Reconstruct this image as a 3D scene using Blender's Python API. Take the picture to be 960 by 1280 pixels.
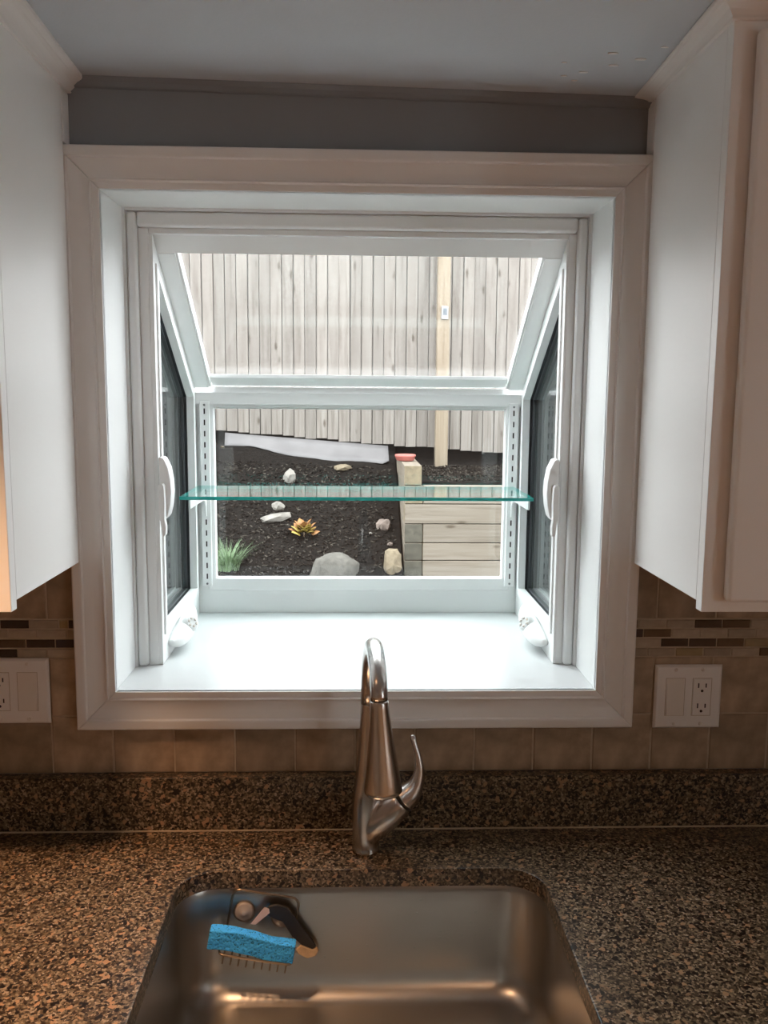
import bpy, bmesh, math, random
from mathutils import Vector, Matrix, noise
random.seed(7)
R = math.radians
scene = bpy.context.scene
for o in list(bpy.data.objects): bpy.data.objects.remove(o)
C = scene.collection

# ------------------------------------------------------------------ camera
F_PX, PITCH, YAW, ROLL = 1091.6, .1314, .0352, .0081
CAM = Vector((0, -1.4324, 1.65))
def cam_ray(xx, uu, d):
    cr, sr = math.cos(ROLL), math.sin(ROLL)
    x = xx*cr - uu*sr; q = uu*cr + xx*sr
    cp, sp = math.cos(PITCH), math.sin(PITCH)
    y = d*cp + q*sp; z = q*cp - d*sp
    cy, sy = math.cos(YAW), math.sin(YAW)
    return Vector((x*cy + y*sy, -x*sy + y*cy, z))
cd = bpy.data.cameras.new('camera'); cam = bpy.data.objects.new('camera', cd); C.objects.link(cam)
r_, u_, f_ = cam_ray(1, 0, 0), cam_ray(0, 1, 0), cam_ray(0, 0, 1)
cam.matrix_world = Matrix(((r_.x, u_.x, -f_.x, CAM.x), (r_.y, u_.y, -f_.y, CAM.y), (r_.z, u_.z, -f_.z, CAM.z), (0, 0, 0, 1)))
cd.sensor_fit = 'VERTICAL'; cd.sensor_height = 36; cd.lens = 36*F_PX/1280
cd.clip_start = .02
scene.camera = cam

# ------------------------------------------------------------------ sky, exposure
SKY = 7.6
w = bpy.data.worlds.new('overcast_sky'); scene.world = w; w.use_nodes = True
bg = w.node_tree.nodes['Background']
bg.inputs[0].default_value = (.93, .965, 1.0, 1); bg.inputs[1].default_value = SKY
vs = scene.view_settings
vs.view_transform = 'Standard'; vs.look = 'None'; vs.gamma = 1; vs.use_curve_mapping = False
vs.exposure = 0.1
LAMP_W = 170.0                      # recessed ceiling lamps (their lights are made with the lamps)
LAMP_COL = (1, .57, .31)

# ------------------------------------------------------------------ helpers
wl = {}
def _link(o, parent, origin):
    C.objects.link(o); origin = Vector(origin)
    if parent is not None:
        o.parent = parent; o.location = origin - wl[parent.name]
    else: o.location = origin
    wl[o.name] = origin
def tag(o, label=None, cat=None, group=None, kind=None):
    for k, v in (('label', label), ('category', cat), ('group', group), ('kind', kind)):
        if v: o[k] = v
    return o
def empty(name, loc, label=None, cat=None, group=None, kind=None, parent=None):
    o = bpy.data.objects.new(name, None); o.empty_display_size = .05
    _link(o, parent, loc); return tag(o, label, cat, group, kind)
def mesh_of(name, bm, mats, smooth=False):
    me = bpy.data.meshes.new(name); bm.normal_update(); bm.to_mesh(me); bm.free()
    for m in (mats if isinstance(mats, (list, tuple)) else [mats]): me.materials.append(m)
    if smooth:
        for p in me.polygons: p.use_smooth = True
    return me
def obj(name, bm, mats, parent=None, bevel=0, smooth=False, sub=0, segs=2, origin=(0, 0, 0)):
    """bm holds coordinates relative to origin (world coordinates when origin is 0)"""
    o = bpy.data.objects.new(name, mesh_of(name, bm, mats, smooth or bevel > 0))
    _link(o, parent, origin); mods(o, bevel, sub, segs); return o
def mods(o, bevel=0, sub=0, segs=2):
    if bevel:
        m = o.modifiers.new('bevel', 'BEVEL'); m.width = bevel; m.segments = segs; m.limit_method = 'ANGLE'; m.angle_limit = R(35)
        m.harden_normals = True
    if sub:
        m = o.modifiers.new('sub', 'SUBSURF'); m.levels = sub; m.render_levels = sub
def put(name, me, parent, origin, bevel=0, rot=None):
    o = bpy.data.objects.new(name, me); _link(o, parent, origin); mods(o, bevel)
    if rot: o.rotation_euler = rot
    return o
def B(): return bmesh.new()
def box(bm, x0, x1, y0, y1, z0, z1, mi=0):
    vsx = [bm.verts.new((x, y, z)) for x in (x0, x1) for y in (y0, y1) for z in (z0, z1)]
    for f in ((0, 1, 3, 2), (4, 6, 7, 5), (0, 4, 5, 1), (2, 3, 7, 6), (0, 2, 6, 4), (1, 5, 7, 3)):
        bm.faces.new([vsx[i] for i in f]).material_index = mi
    return bm
def bx(*a): return box(B(), *a)
def prism(bm, poly, axis, a, b, mi=0):
    """poly of 2D points extruded along axis from a to b; the 2D axes are the other two in xyz order"""
    def P(p, t):
        if axis == 'x': return (t, p[0], p[1])
        if axis == 'y': return (p[0], t, p[1])
        return (p[0], p[1], t)
    A = [bm.verts.new(P(p, a)) for p in poly]; D = [bm.verts.new(P(p, b)) for p in poly]; n = len(poly)
    fs = [bm.faces.new(A), bm.faces.new(D[::-1])]
    for i in range(n): fs.append(bm.faces.new((A[i], D[i], D[(i+1) % n], A[(i+1) % n])))
    for f in fs: f.material_index = mi
    bmesh.ops.recalc_face_normals(bm, faces=fs); return bm
def ring(bm, outer, inner, axis, a, b, mi=0):
    """frame between two loops of equal length, extruded"""
    def P(p, t):
        if axis == 'x': return (t, p[0], p[1])
        if axis == 'y': return (p[0], t, p[1])
        return (p[0], p[1], t)
    n = len(outer)
    L = [[bm.verts.new(P(p, t)) for p in lp] for t in (a, b) for lp in (outer, inner)]
    oa, ia, ob, ib = L; fs = []
    for i in range(n):
        j = (i+1) % n
        for q in ((oa[i], oa[j], ia[j], ia[i]), (ob[i], ib[i], ib[j], ob[j]), (oa[i], ob[i], ob[j], oa[j]), (ia[i], ia[j], ib[j], ib[i])):
            f = bm.faces.new(q); f.material_index = mi; fs.append(f)
    bmesh.ops.recalc_face_normals(bm, faces=fs); return bm
def inset(poly, d):
    """move every side of a convex polygon inwards by d"""
    n = len(poly); ar = sum(poly[i][0]*poly[(i+1) % n][1]-poly[(i+1) % n][0]*poly[i][1] for i in range(n))
    s = 1 if ar > 0 else -1; ln = []
    for i in range(n):
        p, q = Vector(poly[i]), Vector(poly[(i+1) % n]); t = (q-p).normalized(); nn = Vector((-t.y, t.x))*s
        ln.append((p+nn*d, t))
    out = []
    for i in range(n):
        (p, t), (q, v) = ln[i-1], ln[i]
        k = ((q.x-p.x)*v.y-(q.y-p.y)*v.x)/(t.x*v.y-t.y*v.x); out.append(tuple(p+t*k))
    return out
def tube(bm, path, radii, seg=16, closed=False, mi=0, squash=None):
    """swept round tube with parallel-transported frames"""
    P = [Vector(p) for p in path]; n = len(P); rad = radii if isinstance(radii, (list, tuple)) else [radii]*n
    T = []
    for i in range(n):
        a = P[(i-1) % n] if (closed or i) else P[0]; b = P[(i+1) % n] if (closed or i < n-1) else P[-1]
        T.append((b-a).normalized())
    up = Vector((0, 0, 1)) if abs(T[0].z) < .9 else Vector((1, 0, 0))
    N = (up-T[0]*up.dot(T[0])).normalized(); rings = []
    for i in range(n):
        N = (N-T[i]*N.dot(T[i])).normalized(); Bn = T[i].cross(N)
        rings.append([bm.verts.new(P[i]+(N*math.cos(a)+Bn*math.sin(a))*rad[i]) for a in (2*math.pi*k/seg for k in range(seg))])
    fs = []
    for i in range(n if closed else n-1):
        r0, r1 = rings[i], rings[(i+1) % n]
        for k in range(seg): fs.append(bm.faces.new((r0[k], r0[(k+1) % seg], r1[(k+1) % seg], r1[k])))
    if not closed: fs += [bm.faces.new(rings[0][::-1]), bm.faces.new(rings[-1])]
    for f in fs: f.material_index = mi; f.smooth = True
    bmesh.ops.recalc_face_normals(bm, faces=fs); return bm
def lathe(bm, prof, origin, axis=(0, 0, 1), seg=28, mi=0):
    """prof: (radius, distance along axis)"""
    ax = Vector(axis).normalized(); u = ax.orthogonal().normalized(); v = ax.cross(u); O = Vector(origin)
    rings = []
    for r, h in prof:
        rings.append([bm.verts.new(O+ax*h+(u*math.cos(a)+v*math.sin(a))*max(r, 1e-5)) for a in (2*math.pi*k/seg for k in range(seg))])
    fs = []
    for r0, r1 in zip(rings, rings[1:]):
        for k in range(seg): fs.append(bm.faces.new((r0[k], r0[(k+1) % seg], r1[(k+1) % seg], r1[k])))
    fs += [bm.faces.new(rings[0][::-1]), bm.faces.new(rings[-1])]
    for f in fs: f.material_index = mi; f.smooth = True
    bmesh.ops.recalc_face_normals(bm, faces=fs); return bm
def spline(pts, n=8):
    """Catmull-Rom through points (any dimension)"""
    P = [Vector(p) for p in pts]; out = []
    for i in range(len(P)-1):
        a, b, c, d = P[max(i-1, 0)], P[i], P[i+1], P[min(i+2, len(P)-1)]
        for k in range(n):
            t = k/n
            out.append(.5*((2*b)+(c-a)*t+(2*a-5*b+4*c-d)*t*t+(3*b-3*c+d-a)*t**3))
    out.append(P[-1]); return out
def rrect(cx, cy, hw, hl, r, n=8):
    out = []
    for sx, sy, a0 in ((1, 1, 0), (-1, 1, 90), (-1, -1, 180), (1, -1, 270)):
        for k in range(n+1):
            a = R(a0+90*k/n); out.append((cx+sx*(hw-r)+r*math.cos(a), cy+sy*(hl-r)+r*math.sin(a)))
    return out

# ------------------------------------------------------------------ materials
def nodes(name):
    m = bpy.data.materials.new(name); m.use_nodes = True
    nt = m.node_tree; return m, nt, nt.nodes['Principled BSDF'], nt.nodes, nt.links
def ramp(N, stops):
    r = N.new('ShaderNodeValToRGB'); e = r.color_ramp.elements
    while len(e) < len(stops): e.new(.5)
    for x, (p, c) in zip(e, stops): x.position = p; x.color = (*c, 1)
    return r
def mat(name, col, rough=.5, metal=0, var=.06, scale=8, bump=0, bscale=60, rnd=0, stretch=(1, 1, 1), spec=.5, coat=0):
    m, nt, b, N, L = nodes(name)
    tc = N.new('ShaderNodeTexCoord'); mp = N.new('ShaderNodeMapping'); L.new(tc.outputs['Object'], mp.inputs[0]); mp.inputs['Scale'].default_value = stretch
    n = N.new('ShaderNodeTexNoise'); n.inputs['Scale'].default_value = scale; n.inputs['Detail'].default_value = 5; L.new(mp.outputs[0], n.inputs[0])
    rp = ramp(N, ((.25, [c*(1-var) for c in col]), (.75, [min(1, c*(1+var)) for c in col]))); L.new(n.outputs[0], rp.inputs[0])
    last = rp.outputs[0]
    if rnd:
        oi = N.new('ShaderNodeObjectInfo'); hv = N.new('ShaderNodeHueSaturation'); mr = N.new('ShaderNodeMapRange')
        L.new(oi.outputs['Random'], mr.inputs[0]); mr.inputs[3].default_value = 1-rnd; mr.inputs[4].default_value = 1+rnd
        L.new(mr.outputs[0], hv.inputs['Value']); L.new(last, hv.inputs['Color']); last = hv.outputs[0]
    L.new(last, b.inputs['Base Color'])
    b.inputs['Roughness'].default_value = rough; b.inputs['Metallic'].default_value = metal
    b.inputs['Specular IOR Level'].default_value = spec; b.inputs['Coat Weight'].default_value = coat
    if bump:
        n2 = N.new('ShaderNodeTexNoise'); n2.inputs['Scale'].default_value = bscale; n2.inputs['Detail'].default_value = 4; L.new(mp.outputs[0], n2.inputs[0])
        bp = N.new('ShaderNodeBump'); bp.inputs['Strength'].default_value = bump; bp.inputs['Distance'].default_value = .004; L.new(n2.outputs[0], bp.inputs['Height']); L.new(bp.outputs[0], b.inputs['Normal'])
    return m
def glass_mat(name, tint=(1, 1, 1), refl=1.0, dust=0.0):
    """thin window glass: clear transmission plus Fresnel reflection (the same from both faces), a little dust"""
    m, nt, b, N, L = nodes(name); N.remove(b); out = [x for x in N if x.type == 'OUTPUT_MATERIAL'][0]
    g = N.new('ShaderNodeNewGeometry'); d = N.new('ShaderNodeVectorMath'); d.operation = 'DOT_PRODUCT'
    L.new(g.outputs['Normal'], d.inputs[0]); L.new(g.outputs['Incoming'], d.inputs[1])
    def M(op, a, bb):
        x = N.new('ShaderNodeMath'); x.operation = op
        for i, q in enumerate((a, bb)):
            if q is None: continue
            if isinstance(q, (int, float)): x.inputs[i].default_value = q
            else: L.new(q, x.inputs[i])
        return x.outputs[0]
    ab = M('ABSOLUTE', d.outputs['Value'], None); inv = M('SUBTRACT', 1.0, ab); p5 = M('POWER', inv, 5.0)
    fr = M('MULTIPLY', M('MULTIPLY_ADD', p5, .96), refl); fr.node.inputs[0].links[0].from_node.inputs[2].default_value = .04
    tr = N.new('ShaderNodeBsdfTransparent'); tr.inputs[0].default_value = (*tint, 1)
    gl = N.new('ShaderNodeBsdfGlossy'); gl.inputs['Roughness'].default_value = .01; gl.inputs[0].default_value = (1, 1, 1, 1)
    mx = N.new('ShaderNodeMixShader'); L.new(fr, mx.inputs[0]); L.new(tr.outputs[0], mx.inputs[1]); L.new(gl.outputs[0], mx.inputs[2]); last = mx.outputs[0]
    if dust:
        tl = N.new('ShaderNodeBsdfTranslucent'); tl.inputs[0].default_value = (.95, .97, .96, 1); m2 = N.new('ShaderNodeMixShader'); m2.inputs[0].default_value = dust
        L.new(last, m2.inputs[1]); L.new(tl.outputs[0], m2.inputs[2]); last = m2.outputs[0]
    L.new(last, out.inputs[0]); return m
def granite(name):
    m, nt, b, N, L = nodes(name)
    tc = N.new('ShaderNodeTexCoord')
    def vor(s, rnd=1):
        v = N.new('ShaderNodeTexVoronoi'); v.inputs['Scale'].default_value = s; v.inputs['Randomness'].default_value = rnd
        wn = N.new('ShaderNodeTexNoise'); wn.inputs['Scale'].default_value = s*.8; wn.inputs['Detail'].default_value = 3
        ad = N.new('ShaderNodeMixRGB'); ad.blend_type = 'ADD'; ad.inputs[0].default_value = .6/s
        L.new(tc.outputs['Object'], wn.inputs[0]); L.new(tc.outputs['Object'], ad.inputs[1]); L.new(wn.outputs['Color'], ad.inputs[2]); L.new(ad.outputs[0], v.inputs['Vector'])
        sp = N.new('ShaderNodeSeparateColor'); L.new(v.outputs['Color'], sp.inputs[0]); return sp
    a = vor(340); c1 = ramp(N, ((0, (.012, .009, .007)), (.2, (.035, .022, .014)), (.45, (.088, .062, .037)), (.72, (.165, .120, .072)), (.93, (.28, .205, .13)), (1, (.36, .28, .20))))
    L.new(a.outputs[0], c1.inputs[0])
    s = vor(165); c2 = ramp(N, ((.0, (0, 0, 0)), (.94, (0, 0, 0)), (.95, (1, 1, 1)), (1, (1, 1, 1)))); L.new(s.outputs[1], c2.inputs[0])
    mx = N.new('ShaderNodeMixRGB'); L.new(c2.outputs[0], mx.inputs[0]); L.new(c1.outputs[0], mx.inputs[1]); mx.inputs[2].default_value = (.34, .20, .11, 1)
    t = vor(200); c3 = ramp(N, ((0, (0, 0, 0)), (.88, (0, 0, 0)), (.9, (1, 1, 1)), (1, (1, 1, 1)))); L.new(t.outputs[2], c3.inputs[0])
    m2 = N.new('ShaderNodeMixRGB'); L.new(c3.outputs[0], m2.inputs[0]); L.new(mx.outputs[0], m2.inputs[1]); m2.inputs[2].default_value = (.012, .009, .008, 1)
    L.new(m2.outputs[0], b.inputs['Base Color']); b.inputs['Roughness'].default_value = .3
    b.inputs['Specular IOR Level'].default_value = .4
    return m
def wood(name, c0, c1, c2, axis='z', rnd=.1, rough=.8):
    """weathered boards: long grain, knots and per-board variation"""
    m, nt, b, N, L = nodes(name); tc = N.new('ShaderNodeTexCoord'); oi = N.new('ShaderNodeObjectInfo')
    off = N.new('ShaderNodeVectorMath'); off.operation = 'MULTIPLY_ADD'
    cb = N.new('ShaderNodeCombineXYZ')
    for i in range(3): L.new(oi.outputs['Random'], cb.inputs[i])
    L.new(cb.outputs[0], off.inputs[0]); off.inputs[1].default_value = (37, 53, 71); L.new(tc.outputs['Object'], off.inputs[2])
    mp = N.new('ShaderNodeMapping'); L.new(off.outputs[0], mp.inputs[0])
    mp.inputs['Scale'].default_value = {'z': (26, 26, 1.1), 'x': (1.1, 26, 26), 'y': (26, 1.1, 26)}[axis]
    n = N.new('ShaderNodeTexNoise'); n.inputs['Scale'].default_value = 1.6; n.inputs['Detail'].default_value = 7; n.inputs['Distortion'].default_value = .8; L.new(mp.outputs[0], n.inputs[0])
    rp = ramp(N, ((.28, c0), (.5, c1), (.75, c2))); L.new(n.outputs[0], rp.inputs[0])
    v = N.new('ShaderNodeTexVoronoi'); v.inputs['Scale'].default_value = 1
    mp2 = N.new('ShaderNodeMapping'); L.new(off.outputs[0], mp2.inputs[0]); mp2.inputs['Scale'].default_value = {'z': (9, 9, 3.2), 'x': (3.2, 9, 9), 'y': (9, 3.2, 9)}[axis]
    L.new(mp2.outputs[0], v.inputs['Vector'])
    kr = ramp(N, ((.06, (1, 1, 1)), (.15, (0, 0, 0)))); L.new(v.outputs['Distance'], kr.inputs[0])
    mx = N.new('ShaderNodeMixRGB'); L.new(kr.outputs[0], mx.inputs[0]); L.new(rp.outputs[0], mx.inputs[1]); mx.inputs[2].default_value = (c0[0]*.55, c0[1]*.5, c0[2]*.42, 1)
    hv = N.new('ShaderNodeHueSaturation'); mr = N.new('ShaderNodeMapRange'); L.new(oi.outputs['Random'], mr.inputs[0]); mr.inputs[3].default_value = 1-rnd; mr.inputs[4].default_value = 1+rnd
    L.new(mr.outputs[0], hv.inputs['Value']); L.new(mx.outputs[0], hv.inputs['Color']); L.new(hv.outputs[0], b.inputs['Base Color'])
    b.inputs['Roughness'].default_value = rough
    bp = N.new('ShaderNodeBump'); bp.inputs['Strength'].default_value = .35; bp.inputs['Distance'].default_value = .004; L.new(n.outputs[0], bp.inputs['Height']); L.new(bp.outputs[0], b.inputs['Normal'])
    return m
def brushed(name, col, rough, stretch, amt=.08):
    m, nt, b, N, L = nodes(name); tc = N.new('ShaderNodeTexCoord'); mp = N.new('ShaderNodeMapping'); L.new(tc.outputs['Object'], mp.inputs[0]); mp.inputs['Scale'].default_value = stretch
    n = N.new('ShaderNodeTexNoise'); n.inputs['Scale'].default_value = 14; n.inputs['Detail'].default_value = 6; L.new(mp.outputs[0], n.inputs[0])
    mr = N.new('ShaderNodeMapRange'); L.new(n.outputs[0], mr.inputs[0]); mr.inputs[3].default_value = rough-amt; mr.inputs[4].default_value = rough+amt
    L.new(mr.outputs[0], b.inputs['Roughness']); b.inputs['Base Color'].default_value = (*col, 1); b.inputs['Metallic'].default_value = 1
    bp = N.new('ShaderNodeBump'); bp.inputs['Strength'].default_value = .0; bp.inputs['Distance'].default_value = .001; L.new(n.outputs[0], bp.inputs['Height']); L.new(bp.outputs[0], b.inputs['Normal'])
    return m
def sponge_mat(name, col):
    m, nt, b, N, L = nodes(name); tc = N.new('ShaderNodeTexCoord'); v = N.new('ShaderNodeTexVoronoi'); v.inputs['Scale'].default_value = 260
    wn = N.new('ShaderNodeTexNoise'); wn.inputs['Scale'].default_value = 190; ad = N.new('ShaderNodeMixRGB'); ad.blend_type = 'ADD'; ad.inputs[0].default_value = .004
    L.new(tc.outputs['Object'], wn.inputs[0]); L.new(tc.outputs['Object'], ad.inputs[1]); L.new(wn.outputs['Color'], ad.inputs[2]); L.new(ad.outputs[0], v.inputs['Vector'])
    rp = ramp(N, ((.0, [c*.12 for c in col]), (.17, [c*.3 for c in col]), (.3, col))); L.new(v.outputs['Distance'], rp.inputs[0]); L.new(rp.outputs[0], b.inputs['Base Color'])
    b.inputs['Roughness'].default_value = .9
    bp = N.new('ShaderNodeBump'); bp.inputs['Strength'].default_value = .9; bp.inputs['Distance'].default_value = .002; L.new(v.outputs['Distance'], bp.inputs['Height']); L.new(bp.outputs[0], b.inputs['Normal'])
    return m
M = {
 'ceil': mat('grey_ceiling_paint', (.56, .60, .645), .75, var=.02, scale=3, bump=.06, bscale=180),
 'wallgrey': mat('dark_grey_wall_paint', (.25, .265, .28), .7, var=.03, scale=4, bump=.06, bscale=180),
 'plaster': mat('beige_room_paint', (.66, .60, .52), .8, var=.03, scale=3),
 'floor': mat('brown_wood_floor', (.34, .22, .13), .4, var=.25, scale=4, stretch=(1, 8, 1)),
 'white': mat('white_trim_paint', (.80, .775, .75), .42, var=.015, scale=5),
 'vinyl': mat('white_vinyl', (.84, .855, .85), .35, var=.012, scale=5),
 'sill': mat('white_laminate', (.60, .612, .615), .32, var=.01, scale=5),
 'cab': mat('white_cabinet_paint', (.88, .87, .85), .36, var=.02, scale=2.5),
 'plate': mat('white_plastic', (.78, .74, .71), .35, var=.02),
 'almond': mat('almond_plastic', (.74, .68, .62), .35, var=.02),
 'dark': mat('black_slot', (.02, .015, .012), .5),
 'gasket': mat('black_gasket', (.012, .014, .018), .5),
 'frame_a': mat('charcoal_frame', (.07, .077, .083), .4, var=.05),
 'frame_b': mat('grey_frame', (.24, .26, .265), .4, var=.05),
 'glass': glass_mat('window_glass', (.97, .985, .98), .5),
 'roof_glass': glass_mat('dusty_roof_glass', (.985, .99, .985), .5, .003),
 'shelf_glass': glass_mat('green_shelf_glass', (.90, .97, .95), 1.0),
 'shelf_edge': mat('teal_glass_edge', (.03, .46, .42), .15, var=.1, scale=20),
 'nickel': brushed('brushed_nickel', (.62, .60, .58), .25, (3, 3, 3), .02),
 'steel': brushed('brushed_steel', (.45, .43, .40), .34, (1, 30, 30)),
 'wire': mat('bronze_wire', (.32, .25, .18), .3, metal=1, var=.08),
 'granite': granite('speckled_brown_quartz'),
 'grout': mat('tan_grout', (.46, .36, .26), .9, var=.1, scale=60),
 'tile': mat('tumbled_tan_tile', (.33, .235, .155), .55, var=.42, scale=26, bump=.25, bscale=55, rnd=.2),
 'm_tan': mat('tan_mosaic', (.36, .28, .20), .5, var=.2, scale=50, rnd=.15),
 'm_dark': mat('dark_brown_glass_mosaic', (.045, .028, .022), .15, var=.2, scale=60, rnd=.3),
 'm_brown': mat('brown_glass_mosaic', (.10, .06, .035), .2, var=.2, scale=60, rnd=.2),
 'm_plum': mat('plum_glass_mosaic', (.06, .045, .05), .15, var=.2, scale=60),
 'm_gold': mat('gold_mosaic', (.30, .22, .11), .4, var=.2, scale=60),
 'sponge': sponge_mat('blue_sponge', (.05, .43, 1.0)),
 'black': mat('black_rubber', (.018, .017, .018), .5),
 'woodtan': mat('tan_bristle', (.55, .40, .25), .7, var=.15, scale=90),
 'pink': mat('pale_pink_plastic', (.66, .52, .50), .5),
 'rubber': mat('clear_grey_rubber', (.35, .32, .30), .3),
 'fence': wood('weathered_fence', (0.0911, 0.0756, 0.0622), (0.1423, 0.1245, 0.1078), (0.1757, 0.1589, 0.1400), rnd=.14),
 'post': wood('new_fence_post', (0.1310, 0.0983, 0.0636), (0.1732, 0.1357, 0.0936), (0.1966, 0.1610, 0.1170)),
 'timber_x': wood('landscape_timber', (0.1123, 0.0917, 0.0674), (0.1544, 0.1292, 0.0992), (0.1825, 0.1572, 0.1264), 'x'),
 'timber_y': wood('landscape_timber_deep', (0.1030, 0.0814, 0.0562), (0.1451, 0.1198, 0.0889), (0.1732, 0.1479, 0.1170), 'y'),
 'endgrain': mat('grey_end_grain', (0.0636, 0.0580, 0.0431), .9, var=.35, scale=25, bump=.5, bscale=60, rnd=.15),
 'endgrain_t': mat('tan_end_grain', (0.1404, 0.1123, 0.0702), .9, var=.35, scale=25, bump=.5, bscale=60, rnd=.15),
 'mulch': mat('black_mulch', (0.0107, 0.0091, 0.0080), .95, var=.6, scale=60, bump=1, bscale=40, spec=.04),
 'chips': mat('mulch_chips', (0.0162, 0.0134, 0.0114), .9, var=.7, scale=45, spec=.04),
 'chips2': mat('pale_mulch_chips', (.058, .051, .042), .9, var=.4, scale=45, spec=.04),
 'rock_w': mat('pale_rock', (0.1591, 0.1451, 0.1264), .85, var=.25, scale=14, bump=.6, bscale=30),
 'rock_g': mat('grey_rock', (0.0778, 0.0721, 0.0614), .9, var=.3, scale=30, bump=.8, bscale=45),
 'rock_p': mat('pinkish_rock', (0.1404, 0.1076, 0.0889), .85, var=.25, scale=14, bump=.6, bscale=30),
 'rock_t': mat('tan_rock', (0.1451, 0.1142, 0.0730), .85, var=.3, scale=22, bump=.8, bscale=30),
 'sheet': mat('pale_plastic_sheet', (.12, .113, .112), .5, var=.16, scale=6, spec=.2),
 'red': mat('red_clay_plastic', (0.2925, 0.0877, 0.0702), .5, var=.12, scale=12),
 'leaf_o': mat('orange_leaf', (0.2059, 0.0936, 0.0281), .6, var=.25, scale=30, rnd=.15),
 'leaf_y': mat('yellow_leaf', (0.2246, 0.1638, 0.0281), .6, var=.2, scale=30, rnd=.15),
 'leaf_b': mat('dry_brown_leaf', (0.0936, 0.0608, 0.0328), .8, var=.3, scale=30, rnd=.2),
 'grass': mat('green_blades', (.125, .19, .095), .6, var=.35, scale=15),
 'lcd': mat('grey_display', (.08, .09, .10), .3),
 'screen_w': mat('white_case', (.24, .24, .24), .4),
}
def screen_mat():
    m, nt, b, N, L = nodes('dark_insect_screen'); out = [x for x in N if x.type == 'OUTPUT_MATERIAL'][0]
    b.inputs['Base Color'].default_value = (.055, .065, .065, 1); b.inputs['Roughness'].default_value = .7
    t = N.new('ShaderNodeBsdfTransparent'); mx = N.new('ShaderNodeMixShader'); mx.inputs[0].default_value = .72
    L.new(t.outputs[0], mx.inputs[1]); L.new(b.outputs[0], mx.inputs[2]); L.new(mx.outputs[0], out.inputs[0]); return m
M['screen'] = screen_mat()
def emit_mat(name, col, s):
    m, nt, b, N, L = nodes(name); b.inputs['Emission Color'].default_value = (*col, 1); b.inputs['Emission Strength'].default_value = s; b.inputs['Base Color'].default_value = (.8, .8, .8, 1); return m

# ------------------------------------------------------------------ room shell
XL, XR, ZS, ZT = -.3974, .4142, 1.1555, 1.967       # clear window opening
RX0, RX1, RY0 = -1.95, 2.05, -4.2                   # the kitchen behind the camera
CZ = lambda x, y=0: 2.127-.017*x-.05*y                         # the ceiling is a touch out of level
WB0, WB1 = .010, .118
bm = B()
box(bm, RX0-.1, XL-.012, WB0, WB1, 0, 2.6); box(bm, XR+.012, RX1+.1, WB0, WB1, 0, 2.6)
box(bm, XL-.012, XR+.012, WB0, WB1, 0, ZS-.03); box(bm, XL-.012, XR+.012, WB0, WB1, ZT+.012, 2.6)
wall_back = tag(obj('wall_back', bm, M['wallgrey']), kind='structure')
tag(obj('wall_left', bx(RX0-.1, RX0, RY0, WB0, 0, 2.5), M['plaster']), kind='structure')
W2 = (-2.50, -1.90, 1.15, 1.95)                         # unseen window added in the side wall for neutral fill light
bm = B(); box(bm, RX1, RX1+.1, RY0, W2[0], 0, 2.5); box(bm, RX1, RX1+.1, W2[1], WB0, 0, 2.5)
box(bm, RX1, RX1+.1, W2[0], W2[1], 0, W2[2]); box(bm, RX1, RX1+.1, W2[0], W2[1], W2[3], 2.5)
tag(obj('wall_right', bm, M['plaster']), kind='structure')
rc = lambda a, b, c, d: [(a, c), (b, c), (b, d), (a, d)]
w2 = empty('added_fill_window', (RX1, -2.2, W2[2]), kind='structure')
obj('window_frame', ring(B(), rc(W2[0]-.05, W2[1]+.05, W2[2]-.05, W2[3]+.05), rc(W2[0]+.03, W2[1]-.03, W2[2]+.03, W2[3]-.03), 'x', RX1-.015, RX1), M['white'], w2, .004)
obj('mullion', bx(RX1+.01, RX1+.05, -2.22, -2.18, W2[2], W2[3]), M['white'], w2, .003)
obj('pane', bx(RX1+.028, RX1+.032, W2[0], W2[1], W2[2], W2[3]), M['glass'], w2)
tag(obj('floor', bx(RX0-.1, RX1+.1, RY0-.1, WB0, -.1, 0), M['floor']), kind='structure')
tag(obj('wall_rear', bx(RX0-.1, RX1+.1, RY0-.1, RY0, 0, 2.5), M['plaster']), kind='structure')
# ceiling, very slightly out of level, with the white paint spots
bm = B(); c8 = []
for x in (RX0-.1, RX1+.1):
    for y in (RY0-.1, WB0):
        for dz in (0, .12): c8.append(bm.verts.new((x, y, CZ(x, y)+dz)))
for f in ((0, 1, 3, 2), (4, 6, 7, 5), (0, 4, 5, 1), (2, 3, 7, 6), (0, 2, 6, 4), (1, 5, 7, 3)): bm.faces.new([c8[i] for i in f])
ceil = tag(obj('ceiling', bm, M['ceil']), kind='structure')
for x, y, s in ((.335, -.085, .006), (.372, -.112, .006), (.36, -.150, .006), (.405, -.135, .007), (.31, -.07, .004), (.30, -.115, .003), (.425, -.175, .004), (.33, -.055, .004)):
    bm = B(); n = 9; ps = [(x+s*(1+.35*random.random())*math.cos(2*math.pi*k/n)*1.1, y+s*.42*(1+.4*random.random())*math.sin(2*math.pi*k/n)) for k in range(n)]
    prism(bm, ps, 'z', CZ(x, y)-.0008, CZ(x, y)+.001); obj('paint_spot', bm, M['white'], ceil)
# thin bead where wall meets ceiling
bm = B(); a = [(-.46, WB0), (-.46, -.004), (-.46, -.008), (-.46, WB0)]
vv = []
for x in (-.445, .466):
    vv.append([bm.verts.new((x, y, CZ(x)+z)) for y, z in ((WB0, .0), (-.006, .0), (-.004, -.008), (.003, -.013), (WB0, -.014))])
for k in range(5): bm.faces.new((vv[0][k], vv[0][(k+1) % 5], vv[1][(k+1) % 5], vv[1][k]))
bm.faces.new(vv[0][::-1]); bm.faces.new(vv[1]); bmesh.ops.recalc_face_normals(bm, faces=bm.faces)
tag(obj('trim_2', bm, M['wallgrey']), kind='structure')

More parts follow.
